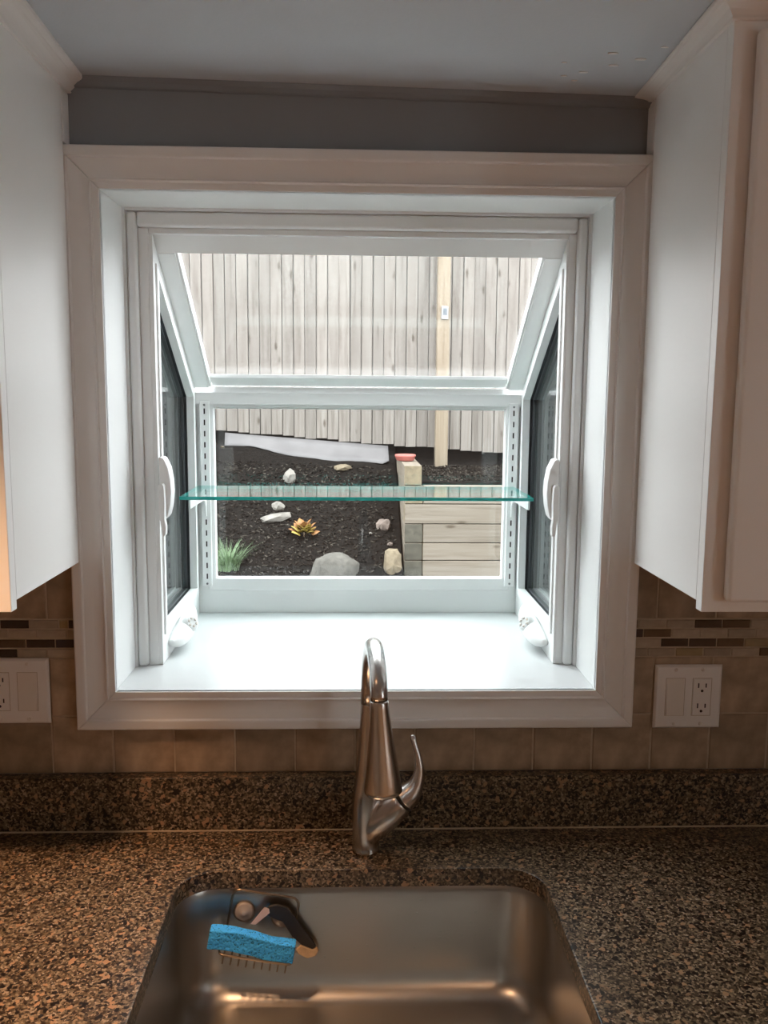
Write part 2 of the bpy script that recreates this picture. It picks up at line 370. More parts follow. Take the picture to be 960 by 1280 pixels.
# ------------------------------------------------------------------ window casing (four mitred boards)
trim = empty('trim_1', (.008, -.005, 1.092), kind='structure')
CW = .0625
prof = [(0, 0), (0, -.0095), (.0105, -.0100), (.0118, -.0135), (.0140, -.0138), (.0152, -.0100), (.022, -.0088), (.032, -.0102), (.041, -.0145), (.0450, -.0158), (.0462, -.0205), (.0490, -.0215), (.0605, -.0212), (CW, -.019), (CW, 0)]
cn = [(XL, ZS), (XR, ZS), (XR, ZT), (XL, ZT)]; dg = [(-1, -1), (1, -1), (1, 1), (-1, 1)]
for i in range(4):
    j = (i+1) % 4; bm = B(); rows = []
    for k, dd in ((i, dg[i]), (j, dg[j])):
        px, pz = cn[k]; g = .0003 if k == i else -.0003
        ax = (1, 0) if i in (0, 2) else (0, 1); sg = 1 if i in (0, 1) else -1
        rows.append([bm.verts.new((px+dd[0]*u+ax[0]*sg*g, y+.002, pz+dd[1]*u+ax[1]*sg*g)) for u, y in prof])
    n = len(prof)
    for k in range(n-1): bm.faces.new((rows[0][k], rows[0][k+1], rows[1][k+1], rows[1][k]))
    bm.faces.new(rows[0]); bm.faces.new(rows[1]); bm.faces.new((rows[0][0], rows[1][0], rows[1][-1], rows[0][-1]))
    bmesh.ops.recalc_face_normals(bm, faces=bm.faces); obj('casing_board', bm, M['white'], trim, .0008)

# ------------------------------------------------------------------ garden window
SL, SR = -.350, .3745                 # inner faces of the two sides
YF, YR = .145, .533                   # front frame / rear face
ZROOF = lambda y: 1.657+(.533-y)*.68  # underside of the sloped roof
win = empty('window_1', (.01, .12, ZS), kind='structure')
DJ = .127
obj('jamb_board', bx(XL-.012, XL, -.004, DJ, ZS, ZT), M['vinyl'], win, .001)
obj('jamb_board', bx(XR, XR+.012, -.004, DJ, ZS, ZT), M['vinyl'], win, .001)
obj('head_board', bx(XL-.012, XR+.012, -.004, DJ, ZT, ZT+.012), M['vinyl'], win, .001)
sill = obj('sill_board', bx(XL-.012, XR+.012, -.006, YR+.03, ZS-.03, ZS), M['sill'], win, .0015)
# front frame: three steps that narrow towards the garden
lo = ZS
ff = obj('front_frame', B(), M['vinyl'], win); 
bm = B()
def portal(bm, y0, y1, xl0, xl1, xr0, xr1, zt0, zt1):
    # left post, right post, head between (..0 outer, ..1 inner)
    box(bm, xl0, xl1, y0, y1, lo+.0002, zt0); box(bm, xr1, xr0, y0, y1, lo+.0002, zt0); box(bm, xl1, xr1, y0, y1, zt1, zt0)
portal(bm, DJ+.002, DJ+.020, XL-.012, XL+.0045, XR+.012, XR-.005, ZT+.012, 1.9625)
ff.data = mesh_of('front_frame', bm, M['vinyl'], True); mods(ff, .0015)
bm = B(); portal(bm, .131, .155, XL+.0045, XL+.0225, XR-.005, XR-.0225, 1.9625, 1.9365); obj('frame_moulding', bm, M['vinyl'], win, .006, segs=3)
bm = B(); portal(bm, .142, .172, XL+.0225, SL-.0065, XR-.0225, SR+.003, 1.9365, 1.9265); obj('frame_stop', bm, M['vinyl'], win, .0015)
obj('roof_head', prism(B(), [(.15, 1.93), (.178, ZROOF(.178)+.001), (.178, 1.975), (.12, 1.975), (.12, 1.968), (.15, 1.968)], 'x', SL-.04, SR+.04), M['vinyl'], win, .001)
# rear frame with glazing bead and pane
GX0, GX1, GZ0, GZ1 = -.3112, .3408, 1.2378, 1.6238
obj('rear_frame', ring(B(), rc(SL-.02, SR+.02, ZS+.0002, 1.655), rc(GX0-.012, GX1+.012, GZ0-.026, GZ1+.004), 'y', YR, YR+.03), M['vinyl'], win, .0012)
obj('glazing_bead', ring(B(), rc(GX0-.0165, GX1+.0165, GZ0-.0285, GZ1+.008), rc(GX0, GX1, GZ0, GZ1), 'y', YR-.006, YR+.02), M['vinyl'], win, .0025)
obj('pane', bx(GX0-.006, GX1+.006, YR+.009, YR+.013, GZ0-.006, GZ1+.006), M['glass'], win)
# rail between the rear pane and the sloped pane
obj('cross_rail', prism(B(), [(YR-.010, 1.630), (YR-.010, 1.656), (YR-.004, 1.661), (YR-.001, 1.669), (YR+.012, 1.669), (YR+.05, 1.655), (YR+.05, 1.62), (YR+.031, 1.62), (YR+.031, 1.6555), (YR-.0002, 1.6555), (YR-.0002, 1.633)], 'x', SL, SR), M['vinyl'], win, .0008)
def slope_box(x0, x1, y0, y1, d0, d1):
    return prism(B(), [(y0, ZROOF(y0)+d0), (y1, ZROOF(y1)+d0), (y1, ZROOF(y1)+d1), (y0, ZROOF(y0)+d1)], 'x', x0, x1)
for x0, x1, b0, b1 in ((SL-.01, SL+.031, SL+.031, SL+.0355), (SR-.031, SR+.01, SR-.0355, SR-.031)):
    obj('rafter', slope_box(x0, x1, .179, .522, .001, .03), M['vinyl'], win, .0012)
    obj('rafter_bead', slope_box(b0, b1, .179, .522, .004, .028), M['vinyl'], win, .0008)
obj('roof_sill', slope_box(SL+.0355, SR-.0355, .508, .5335, .014, .022), M['vinyl'], win, .001)
obj('roof_pane', slope_box(SL+.0, SR-.0, .179, .57, .031, .035), M['roof_glass'], win)
# slotted shelf standards
for xc in (-.3295, .3570):
    st = obj('shelf_standard', bx(xc-.0105, xc+.0105, YR-.016, YR-.0065, 1.221, 1.637), M['vinyl'], win, .001)
    sm = mesh_of('slot', bx(-.0015, .0015, -.0004, .002, -.006, .006), M['dark'])
    z = 1.615
    while z > 1.235:
        put('slot', sm, st, (xc, YR-.0163, z)); z -= .0247
    for z in (1.629, 1.2275): obj('screw', lathe(B(), [(.0025, 0), (.0025, .0012)], (xc, YR-.016, z), (0, -1, 0), 10), M['frame_b'], st)
# casement sashes on both sides
def side(s, xs):
    """s = +1: the left side (interior towards +x), -1: the right side"""
    X = lambda d: xs+s*d      # d > 0 towards the interior
    outer = [(YF-.002, ZS+.0004), (YR-.0004, ZS+.0004), (YR-.0004, ZROOF(YR)), (.178, ZROOF(.178)), (YF-.002, 1.926)]
    hole = [(.173, 1.222), (.489, 1.222), (.489, 1.646), (.173, 1.646+.66*(.489-.173))]
    # pad the hole to five points
    h5 = [hole[0], hole[1], hole[2], ((hole[2][0]+hole[3][0])*.5, (hole[2][1]+hole[3][1])*.5), hole[3]]
    obj('side_frame', ring(B(), outer, [h5[0], h5[1], h5[2], h5[3], h5[4]], 'x', X(0), X(-.012)), M['vinyl'], win, .0008)
    grown = inset(hole, -.0135); h2 = inset(hole, .0005)
    sash = obj('sash', ring(B(), grown, h2, 'x', X(.0035), X(-.013)), M['vinyl'], win, .0012)
    d0 = -.013
    for k, (wd, dp, mt) in enumerate(((.004, .006, 'gasket'), (.0065, .007, 'frame_a'), (.004, .006, 'frame_b'), (.0075, .007, 'frame_a'), (.004, .006, 'frame_b'), (.009, .008, 'frame_b'), (.005, .012, 'frame_a'))):
        obj('frame_step', ring(B(), inset(hole, -.02), inset(hole, wd-.004), 'x', X(d0), X(d0-dp)), M[mt], sash, .0006); d0 -= dp
        if k == 1: obj('pane', prism(B(), inset(hole, .0022), 'x', X(d0+.004), X(d0)), M['glass'], sash)
    obj('insect_screen', prism(B(), inset(hole, -.004), 'x', X(d0-.0012), X(d0-.0004)), M['screen'], sash)
    # lock handle on the front stile
    pf = [(0, 1.539), (.004, 1.541), (.009, 1.538), (.0165, 1.522), (.0205, 1.500), (.0215, 1.478), (.0195, 1.455), (.0150, 1.436), (.0090, 1.428), (0, 1.428)]
    hd = obj('lock_cover', prism(B(), [(X(.0035+a), z) for a, z in pf], 'y', .128, .163), M['vinyl'], sash, .003)
    lv = [(.0015, 1.49), (.004, 1.494), (.0085, 1.4945), (.0115, 1.490), (.0125, 1.46), (.0115, 1.43), (.0135, 1.418), (.013, 1.403), (.009, 1.399), (.006, 1.402), (.004, 1.428), (.0015, 1.43)]
    obj('lock_lever', prism(B(), [(X(.0035+a), z) for a, z in lv], 'y', .114, .129), M['vinyl'], sash, .0018)
    # folding crank operator on the bottom rail
    bm = B(); pth = [(X(.006), .185, 1.184), (X(.012), .21, 1.184), (X(.015), .25, 1.187), (X(.015), .30, 1.193), (X(.012), .35, 1.200), (X(.007), .385, 1.207)]
    pp = spline([(*p, r) for p, r in zip(pth, (.006, .015, .020, .020, .014, .006))], 6)
    tube(bm, [p[:3] for p in pp], [p[3] for p in pp], 16); cr = obj('crank_housing', bm, M['vinyl'], sash, smooth=True)
    bm = B(); lathe(bm, [(.017, 0), (.017, .012), (.0135, .018), (.012, .020)], (X(.022), .268, 1.197), (s*.62, -.62, .48), 14)
    for k in range(6):
        pass
    obj('crank_knob', bm, M['vinyl'], sash, .001)
    ax = Vector((s*.62, -.62, .48)).normalized(); c0 = Vector((X(.022), .268, 1.197))+ax*.0202; u = ax.orthogonal().normalized(); v = ax.cross(u)
    bm = B()
    for k in range(6):
        a = k*math.pi/3; lathe(bm, [(.0028, 0), (.0022, .0015)], c0+(u*math.cos(a)+v*math.sin(a))*.0082, ax, 8)
    tag(obj('crank_spline', bm, M['almond'], sash), kind=None)
side(1, SL); side(-1, SR)

# ------------------------------------------------------------------ tiled backsplash (children of the wall)
T0, TP = -.2008, .1025
gb = B(); box(gb, RX0, RX1, .0018, WB0, 1.0098, 1.1105); box(gb, RX0, XL-.05, .0018, WB0, 1.1105, 1.385); box(gb, XR+.05, RX1, .0018, WB0, 1.1105, 1.385)
obj('grout_bed', gb, M['grout'], wall_back)
tile_cache = {}
def tile(name, x0, x1, z0, z1, mt, dy=0, bev=.0015):
    key = (round(x1-x0, 4), round(z1-z0, 4), mt)
    if key not in tile_cache:
        hw, hz = (x1-x0)/2, (z1-z0)/2; bm = B(); b = bev
        pts = [(-hw, .008, -hz), (hw, .008, -hz), (hw, .008, hz), (-hw, .008, hz), (-hw, b, -hz), (hw, b, -hz), (hw, b, hz), (-hw, b, hz), (-hw+b, 0, -hz+b), (hw-b, 0, -hz+b), (hw-b, 0, hz-b), (-hw+b, 0, hz-b)]
        V = [bm.verts.new(p) for p in pts]
        for q in ((0, 3, 2, 1), (8, 9, 10, 11)): bm.faces.new([V[i] for i in q])
        for i in range(4):
            j = (i+1) % 4; bm.faces.new((V[i], V[j], V[4+j], V[4+i])); bm.faces.new((V[4+i], V[4+j], V[8+j], V[8+i]))
        bmesh.ops.recalc_face_normals(bm, faces=bm.faces); tile_cache[key] = mesh_of(name, bm, M[mt])
    put(name, tile_cache[key], wall_back, ((x0+x1)/2, dy, (z0+z1)/2))
G = .0012
TX0, TX1 = -.93, 1.06
k0 = -7
for k in range(k0, 13):
    x0, x1 = T0+TP*k+G, T0+TP*(k+1)-G
    tile('wall_tile', x0, x1, 1.0102, 1.1105-G, 'tile', random.uniform(-.0004, .0006))
    for z0, z1 in ((1.1105+G, 1.2125-G), (1.2785+G, 1.3800)):
        for a, b in ((x0, min(x1, XL-.055)), (max(x0, XR+.055), x1)):
            if b-a > .008: tile('wall_tile', a, b, z0, z1, 'tile', random.uniform(-.0004, .0006))
# mosaic band: four rows of small tiles
rows = [(1.2632, 1.2768), (1.2468, 1.2604), (1.2302, 1.2438), (1.2138, 1.2272)]
right = ['t t D B t t t B D t', 'P B t t t t D t B t', 't d D B g t t D t t', 't t g t t B t t t D']
left = ['P g t D B t t D t B', 't t t t B t t t D t', 'P D B t D t t B t t', 't t D B t t D t t t']
key = {'t': 'm_tan', 'D': 'm_dark', 'd': 'm_dark', 'B': 'm_brown', 'P': 'm_plum', 'g': 'm_gold'}
offr = [0.462+.024, .462, .462+.016, .462-.006]; offl = [-.449, -.449+.02, -.449, -.449-.014]
MP = .0485
for r, (z0, z1) in enumerate(rows):
    x = offr[r]
    for i, c in enumerate(right[r].split()):
        wd = MP
        if r == 1 and i == 0: wd = .034
        a, b = max(x, XR+.05), x+wd-.0022
        if b-a > .006: tile('mosaic_tile', a, b, z0, z1, key[c], random.uniform(-.0006, .0005), .0008)
        x += wd
    if r in (0,):
        tile('mosaic_tile', XR+.05, offr[r]-.0022, z0, z1, 'm_brown', 0, .0008)
    x = offl[r]
    for i, c in enumerate(left[r].split()):
        a, b = x-MP+.0022, min(x, XL-.051)
        if (r, c, i) == (0, 'g', 1): a = x-.013
        if r == 0 and i == 0: a = x-.024
        if b-a > .006: tile('mosaic_tile', a, b, z0, z1, key[c], random.uniform(-.0006, .0005), .0008)
        x = a-.0022

# ------------------------------------------------------------------ upper cabinets
def upper_cabinet(s, xs, label):
    """s=-1: cabinet body extends to -x from its side panel at xs"""
    X = lambda d: xs+s*d
    Wd, y0, y1, z0 = .56, -.305, -.0215, 1.367
    zt = 2.1155
    t = empty('upper_cabinet', (X(Wd/2), -.15, z0), label, 'cabinet', 'white upper cabinets beside the window')
    lx = lambda a, b: (min(a, b), max(a, b))
    bm = B()
    box(bm, *lx(X(0), X(Wd)), y0+.02, y1, z0+.012, zt); box(bm, *lx(X(.024), X(Wd)), y1, -.0015, z0+.012, 2.02)
    box(bm, *lx(X(-.001), X(.010)), y1, .0095, 2.032, 2.11)
    obj('body', bm, M['cab'], t, .001)
    # face frame
    bm = ring(B(), rc(*lx(X(0), X(Wd)), z0, zt), rc(*lx(X(.038), X(Wd-.038)), z0+.038, zt-.038), 'y', y0, y0+.02)
    obj('face_frame', bm, M['cab'], t, .0012)
    # overlay door: raised and bevelled panel
    dx0, dx1, dz0, dz1 = *lx(X(.0265), X(Wd-.0265)), z0+.017, zt-.017
    yd = y0-.0003
    dr = obj('door', ring(B(), rc(dx0, dx1, dz0, dz1), rc(dx0+.055, dx1-.055, dz0+.055, dz1-.055), 'y', yd-.020, yd), M['cab'], t, .006, segs=2)
    bm = B(); lp = [(0.054, -.009), (.062, -.009), (.088, -.018), (.092, -.0185)]; rr = []
    for d, y in [(0.054, -.002)]+lp:
        rr.append([bm.verts.new((px, yd+y, pz)) for px, pz in rc(dx0+d, dx1-d, dz0+d, dz1-d)])
    for a, b in zip(rr, rr[1:]):
        for k in range(4): bm.faces.new((a[k], a[(k+1) % 4], b[(k+1) % 4], b[k]))
    bm.faces.new(rr[-1]); bm.faces.new(rr[0][::-1]); bmesh.ops.recalc_face_normals(bm, faces=bm.faces)
    obj('door_panel', bm, M['cab'], dr)
    obj('knob', lathe(B(), [(.006, 0), (.006, .012), (.015, .018), (.016, .024), (.010, .030)], (X(Wd-.055), yd-.020, z0+.06), (0, -1, 0), 20), M['nickel'], dr)
    # crown moulding along the front and the side, mitred
    cp = [(-.002, 0), (.005, 0), (.0065, .08), (.004, .12), (.0065, .2), (.012, .42), (.020, .6), (.0225, .62), (.0265, .72), (.028, .8), (.028, 1.0), (-.002, 1.0)]
    bm = B(); rr = []
    for k, (cx, cy, dx, dy) in enumerate(((X(0), .0095, -s, 0), (X(0), y0, -s, -1), (X(Wd), y0, 0, -1))):
        rr.append([bm.verts.new((cx+dx*o, cy+dy*o, (zt-.004)*(1-h)+(CZ(cx, cy)-.0004)*h)) for o, h in cp])
    n = len(cp)
    for a, b in zip(rr, rr[1:]):
        for k in range(n): bm.faces.new((a[k], a[(k+1) % n], b[(k+1) % n], b[k]))
    bm.faces.new(rr[0]); bm.faces.new(rr[-1]); bmesh.ops.recalc_face_normals(bm, faces=bm.faces)
    obj('crown_moulding', bm, M['white'], t)
    return t
upper_cabinet(-1, -.4453, 'white upper cabinet above the wall plate whose outlet is cut off')
upper_cabinet(1, .466, 'white upper cabinet with panel door above the wall plate with whole outlet')

# ------------------------------------------------------------------ countertop with sink cut-out
CT = .914; SX, SHW = .015, .2805; SY1 = -.1475; SHL = .205; SYC = SY1-SHL
ct = empty('countertop', (0, -.32, CT-.03), 'speckled brown quartz countertop with low backsplash around the sink', 'countertop')
bm = B(); hole = rrect(SX, SYC, SHW, SHL, .062, 10); FRONT = -.645
def loop(pts, z):
    V = [bm.verts.new((x, y, z)) for x, y in pts]; return V, [bm.edges.new((V[i], V[(i+1) % len(V)])) for i in range(len(V))]
ov, oe = loop([(RX0+.001, FRONT), (RX1-.001, FRONT), (RX1-.001, WB0-.001), (RX0+.001, WB0-.001)], CT); hv, he = loop(hole, CT)
bmesh.ops.triangle_fill(bm, edges=oe+he, use_beauty=True)
for f in bm.faces:
    if f.normal.z < 0: f.normal_flip()
ex = bmesh.ops.extrude_face_region(bm, geom=list(bm.faces)); dv = [g for g in ex['geom'] if isinstance(g, bmesh.types.BMVert)]
bmesh.ops.translate(bm, verts=dv, vec=(0, 0, -.03)); bmesh.ops.recalc_face_normals(bm, faces=bm.faces)
obj('slab', bm, M['granite'], ct, .002)
obj('backsplash', bx(RX0+.001, RX1-.001, -.020, .0030, CT+.0004, 1.0092), M['granite'], ct, .0015)

obj('caulk_line', bx(RX0+.001, RX1-.001, -.0222, -.0200, CT+.0002, CT+.0022), M['grout'], ct)
# ------------------------------------------------------------------ undermount sink
sk = empty('sink', (SX, SYC, .69), 'brushed stainless steel undermount sink basin with rounded corners', 'sink')
bm = B(); rr = []
prof = [(.030, .8838, .085), (.006, .8838, .066), (.0045, .882, .064), (.003, .872, .064)]
for k in range(1, 6): prof.append((.003-.006*k/5, .872-.12*k/5, .064))
for k in range(1, 9):
    a = math.pi/2*k/8; prof.append((-.003-.035*(1-math.cos(a)), .752-.045*math.sin(a), .064-.02*(1-math.cos(a))))
prof += [(-.10, .7055, .04), (-.17, .7048, .02)]
for d, z, r in prof: rr.append([bm.verts.new((x, y, z)) for x, y in rrect(SX, SYC, SHW+d, SHL+d, max(r, .012), 10)])
n = len(rr[0])
for a, b in zip(rr, rr[1:]):
    for k in range(n): bm.faces.new((a[k], a[(k+1) % n], b[(k+1) % n], b[k]))
bm.faces.new(rr[-1]); bmesh.ops.recalc_face_normals(bm, faces=bm.faces)
basin = obj('basin', bm, M['steel'], sk, smooth=True)
for f in basin.data.polygons:
    if f.normal.z < -.9: pass
m = basin.modifiers.new('solid', 'SOLIDIFY'); m.thickness = .0012; m.offset = -1 
obj('drain', lathe(B(), [(.056, 0), (.055, .002), (.045, .003), (.040, -.003), (.012, -.003), (.010, .004), (.004, .006)], (SX, SYC, .7055)), M['nickel'], sk)
bm = B(); random.seed(11)
for i in range(150):
    if i < 60: p = Vector((random.uniform(-.22, .25), random.uniform(-.36, -.21), .7062)); ax = Vector((0, 0, 1))
    else: p = Vector((random.uniform(-.20, .25), SY1+.0015, random.uniform(.76, .87))); p.y = SY1+.003-.006*(.872-p.z)/.12-.0002; ax = Vector((0, -1, 0))
    r = random.choice((.001, .0014, .002, .0027)); lathe(bm, [(r, 0), (r*.8, r*.35), (r*.3, r*.55)], p, ax, 7)
tag(obj('water_drops', bm, M['glass'], sk), 'clear water drops on the steel', kind='stuff')

# ------------------------------------------------------------------ faucet
fc = empty('faucet', (.021, -.088, CT), 'brushed nickel gooseneck kitchen faucet with side lever at the sink', 'faucet')
FX, FY = .0205, -.090
bm = B()
neck = spline([(FX+.001, FY, CT+.0005, .0215), (FX+.001, FY, .93, .0215), (FX+.001, FY, .965, .0220), (FX+.0015, FY, 1.005, .0222), (FX+.003, FY, 1.05, .0185), (FX+.0045, FY, 1.11, .0152), (FX+.006, FY-.001, 1.17, .0138)], 6)
tube(bm, [p[:3] for p in neck], [p[3] for p in neck], 24)
arm = spline([(FX+.004, FY-.004, .938, .014), (FX+.018, FY-.008, .960, .0215), (FX+.034, FY-.010, .980, .0245), (FX+.048, FY-.010, .996, .0240), (FX+.058, FY-.009, 1.005, .0225)], 6)
tube(bm, [p[:3] for p in arm], [p[3] for p in arm], 24)
lathe(bm, [(.0235, .0), (.0232, .004), (.0215, .010)], (FX+.001, FY, CT+.0004), seg=28)
body = obj('body', bm, M['nickel'], fc, smooth=True)
m = body.modifiers.new('remesh', 'REMESH'); m.mode = 'VOXEL'; m.voxel_size = .0019; m.use_smooth_shade = True
m = body.modifiers.new('smooth', 'SMOOTH'); m.factor = .6; m.iterations = 14
# gooseneck arch, turned a little to the side
EX, EY, EZ = .0358, -.285, 1.240
top = []
for k in range(0, 33):
    a = math.pi*k/32; c = math.cos(a)
    t = .55*(1-c) if c > 0 else .55-.45*c
    zz = 1.185+.100*math.sin(a) if c > 0 else EZ+.045*math.sin(a)
    top.append((FX+.006+(EX-FX-.006)*t, FY-.001+(EY-FY+.001)*t, zz))
path = [(FX+.0055, FY-.0008, 1.165)]+top
obj('spout_tube', tube(B(), path, [.0138]+[.0138-.0018*k/32 for k in range(33)], 24), M['nickel'], fc, smooth=True)
HA = Vector((-.052, .03, 1)).normalized()
hd = obj('spray_head', lathe(B(), [(.0120, 0), (.0128, -.002), (.0131, -.01), (.0150, -.035), (.0190, -.070), (.0232, -.102), (.0262, -.124), (.0262, -.129), (.0240, -.1315), (.020, -.130)], (EX, EY, EZ-.001), HA, 32), M['nickel'], fc, smooth=True)
obj('spray_seam', lathe(B(), [(.0119, 0), (.0119, .0014)], (EX, EY, EZ-.0008), HA, seg=24), M['dark'], hd)
obj('spray_face', lathe(B(), [(.0195, -.132), (.0195, -.129)], (EX, EY, EZ-.001), HA, seg=24), M['black'], hd)
bm = B(); lathe(bm, [(.0224, 0), (.0224, .0022)], (FX+.0595, FY-.009, 1.0065), (.75, 0, .66), 28); obj('handle_seam', bm, M['dark'], fc)
bm = B(); hp = spline([(FX+.0622, FY-.009, 1.0085, .0222), (FX+.0735, FY-.009, 1.0190, .0185), (FX+.083, FY-.009, 1.036, .0122), (FX+.0868, FY-.008, 1.057, .0080), (FX+.0842, FY-.006, 1.078, .0056), (FX+.0792, FY-.003, 1.096, .0046), (FX+.0765, FY-.001, 1.105, .0048), (FX+.0755, FY, 1.111, .0030)], 6)
tube(bm, [p[:3] for p in hp], [p[3] for p in hp], 20); obj('lever_handle', bm, M['nickel'], fc, smooth=True)

# ------------------------------------------------------------------ wall plates
def wall_plate(x0, z0, order, label):
    W, H = .1163, .1125
    t = empty('wall_plate', (x0+W/2, -.0005, z0), label, 'wall plate', 'two gang wall plates on the tiles')
    bm = B(); rr = []
    for d, y in ((0, -.0005), (0, -.0025), (.0035, -.0062), (.0045, -.0064)): rr.append([bm.verts.new((a, y, b)) for a, b in rc(x0+d, x0+W-d, z0+d, z0+H-d)])
    for a, b in zip(rr, rr[1:]):
        for k in range(4): bm.faces.new((a[k], a[(k+1) % 4], b[(k+1) % 4], b[k]))
    bm.faces.new(rr[-1]); bm.faces.new(rr[0][::-1]); bmesh.ops.recalc_face_normals(bm, faces=bm.faces); obj('plate', bm, M['plate'], t, .0006)
    for i, kind in enumerate(order):
        cx = x0+.0350+.0463*i; cz = z0+H/2
        obj('rim', ring(B(), rc(cx-.0168, cx+.0168, cz-.0335, cz+.0335), rc(cx-.0160, cx+.0160, cz-.0327, cz+.0327), 'y', -.0066, -.0060), M['grout'], t)
        if kind == 'switch':
            rk = obj('rocker', prism(B(), [(-.0062, cz-.0322), (-.0092, cz-.0322), (-.0076, cz), (-.0066, cz+.0322), (-.0062, cz+.0322)], 'x', cx-.0150, cx+.0150), M['almond'], t, .0008)
        else:
            rc_ = obj('receptacle', bx(cx-.0155, cx+.0155, -.0076, -.0062, cz-.0322, cz+.0322), M['plate'], t, .0006)
            for dz in (.0205, -.0155):
                for dx, h in ((-.0065, .0042), (.0065, .0036)):
                    obj('slot', bx(cx+dx-.0011, cx+dx+.0011, -.0079, -.0070, cz+dz-h, cz+dz+h), M['dark'], rc_)
                obj('slot', lathe(B(), [(.0024, 0), (.0024, .0009)], (cx, -.0070, cz+dz-.0095), (0, -1, 0), 10), M['dark'], rc_)
        for sz in (-1, 1): obj('screw', lathe(B(), [(.0030, 0), (.0028, .001), (.0012, .0014)], (cx, -.0062, cz+sz*.0478), (0, -1, 0), 12), M['almond'], t)
wall_plate(.5172, 1.0868, ('switch', 'outlet'), 'white wall plate with rocker switch beside a duplex outlet, whole in view')
wall_plate(-.6240, 1.1005, ('outlet', 'switch'), 'white wall plate whose outlet is cut off, only its rocker switch whole')

# ------------------------------------------------------------------ glass shelf and its brackets
SZ = 1.4445
bm = B(); box(bm, -.3435, .3600, .292, .508, SZ, SZ+.0068)
for f in bm.faces: f.material_index = 0 if abs(f.calc_center_median().z-(SZ+.0034)) > .003 else 1
tag(obj('glass_shelf', bm, [M['shelf_glass'], M['shelf_edge']]), 'clear glass shelf with teal edge spanning the garden window', 'shelf')
for xc in (-.3295, .3570):
    p = [(.516, 1.4435), (.322, 1.4435), (.3215, 1.4245), (.324, 1.4225), (.480, 1.4215), (.499, 1.417), (.507, 1.405), (.510, 1.382), (.516, 1.382)]
    s = 1 if xc < 0 else -1
    p = [(a, min(z, 1.4440)) for a, z in p]
    tag(obj('shelf_bracket', prism(B(), p, 'x', xc-.002, xc+.002), M['vinyl'], None, .0008), 'white metal shelf bracket next to the view of the ' + ('green grass tuft' if xc < 0 else 'timber wall'), 'bracket', 'shelf brackets')

# ------------------------------------------------------------------ sponge, caddy and scrubber in the sink
WY = SY1-.001                                   # rear wall of the basin near this height
cad = empty('sink_caddy', (-.14, WY-.02, .79), 'bronze wire caddy stuck to the steel sink wall holding the sponge', 'caddy')
bm = B(); q = []
tilt = R(-10)
def cp(x, y, z):       # caddy coordinates: x along, y out of the wall, z up; tilted a little
    return (-.142+x*math.cos(tilt)-z*math.sin(tilt), WY-.0028-y, .829+x*math.sin(tilt)+z*math.cos(tilt))
lpB = [cp(x, .004, z) for x, z in rrect(.0, .012, .052, .040, .012, 4)]
obj('back_wire', tube(B(), lpB, .0019, 8, True), M['wire'], cad, smooth=True)
lpT = [cp(x, y+.027, -.028) for x, y in rrect(0, 0, .056, .024, .008, 4)]
obj('tray_wire', tube(B(), lpT, .0019, 8, True), M['wire'], cad, smooth=True)
for k in range(9):
    x = -.048+.012*k
    obj('tray_prong', tube(B(), spline([cp(x, .004, -.0285), cp(x, .03, -.0300), cp(x, .047, -.0300), cp(x, .0515, -.032), cp(x, .0525, -.041)], 4), .0014, 8), M['wire'], cad, smooth=True)
for x in (-.03, .03): obj('suction_cup', lathe(B(), [(.017, 0), (.012, .002), (.006, .0035), (.004, .006), (.002, .007)], (cp(x, -.0027, .012)), (0, -1, 0), 20), M['rubber'], cad, smooth=True)
# sponge: long soft block with a sagging end
bm = B(); nx, ny, nz = 18, 5, 5; L0, H0, D0 = .132, .031, .019
for i in range(nx+1):
    for j in range(ny+1):
        for k in range(nz+1):
            u, v, w_ = i/nx, j/ny, k/nz
            x = (u-.5)*L0; y = v*D0; z = w_*H0
            z += .0035*math.sin(u*5.2+.3) + .002*noise.noise(Vector((u*4, v*3, w_*3))); y += .0025*noise.noise(Vector((u*5+9, v*2, w_*3)))
            bm.verts.new(cp(x-.009, .031+y, -.0255+z))
bm.verts.ensure_lookup_table(); I = lambda i, j, k: bm.verts[(i*(ny+1)+j)*(nz+1)+k]
for i in range(nx):
    for j in range(ny):
        bm.faces.new((I(i, j, 0), I(i+1, j, 0), I(i+1, j+1, 0), I(i, j+1, 0))); bm.faces.new((I(i, j, nz), I(i, j+1, nz), I(i+1, j+1, nz), I(i+1, j, nz)))
    for k in range(nz):
        bm.faces.new((I(i, 0, k), I(i, 0, k+1), I(i+1, 0, k+1), I(i+1, 0, k))); bm.faces.new((I(i, ny, k), I(i+1, ny, k), I(i+1, ny, k+1), I(i, ny, k+1)))
for j in range(ny):
    for k in range(nz):
        bm.faces.new((I(0, j, k), I(0, j+1, k), I(0, j+1, k+1), I(0, j, k+1))); bm.faces.new((I(nx, j, k), I(nx, j, k+1), I(nx, j+1, k+1), I(nx, j+1, k)))
bmesh.ops.delete(bm, geom=[v for v in bm.verts if not v.link_faces], context='VERTS'); bmesh.ops.recalc_face_normals(bm, faces=bm.faces)
tag(obj('sponge', bm, M['sponge'], None, .002), 'bright blue porous sponge lying in the wire caddy', 'sponge')
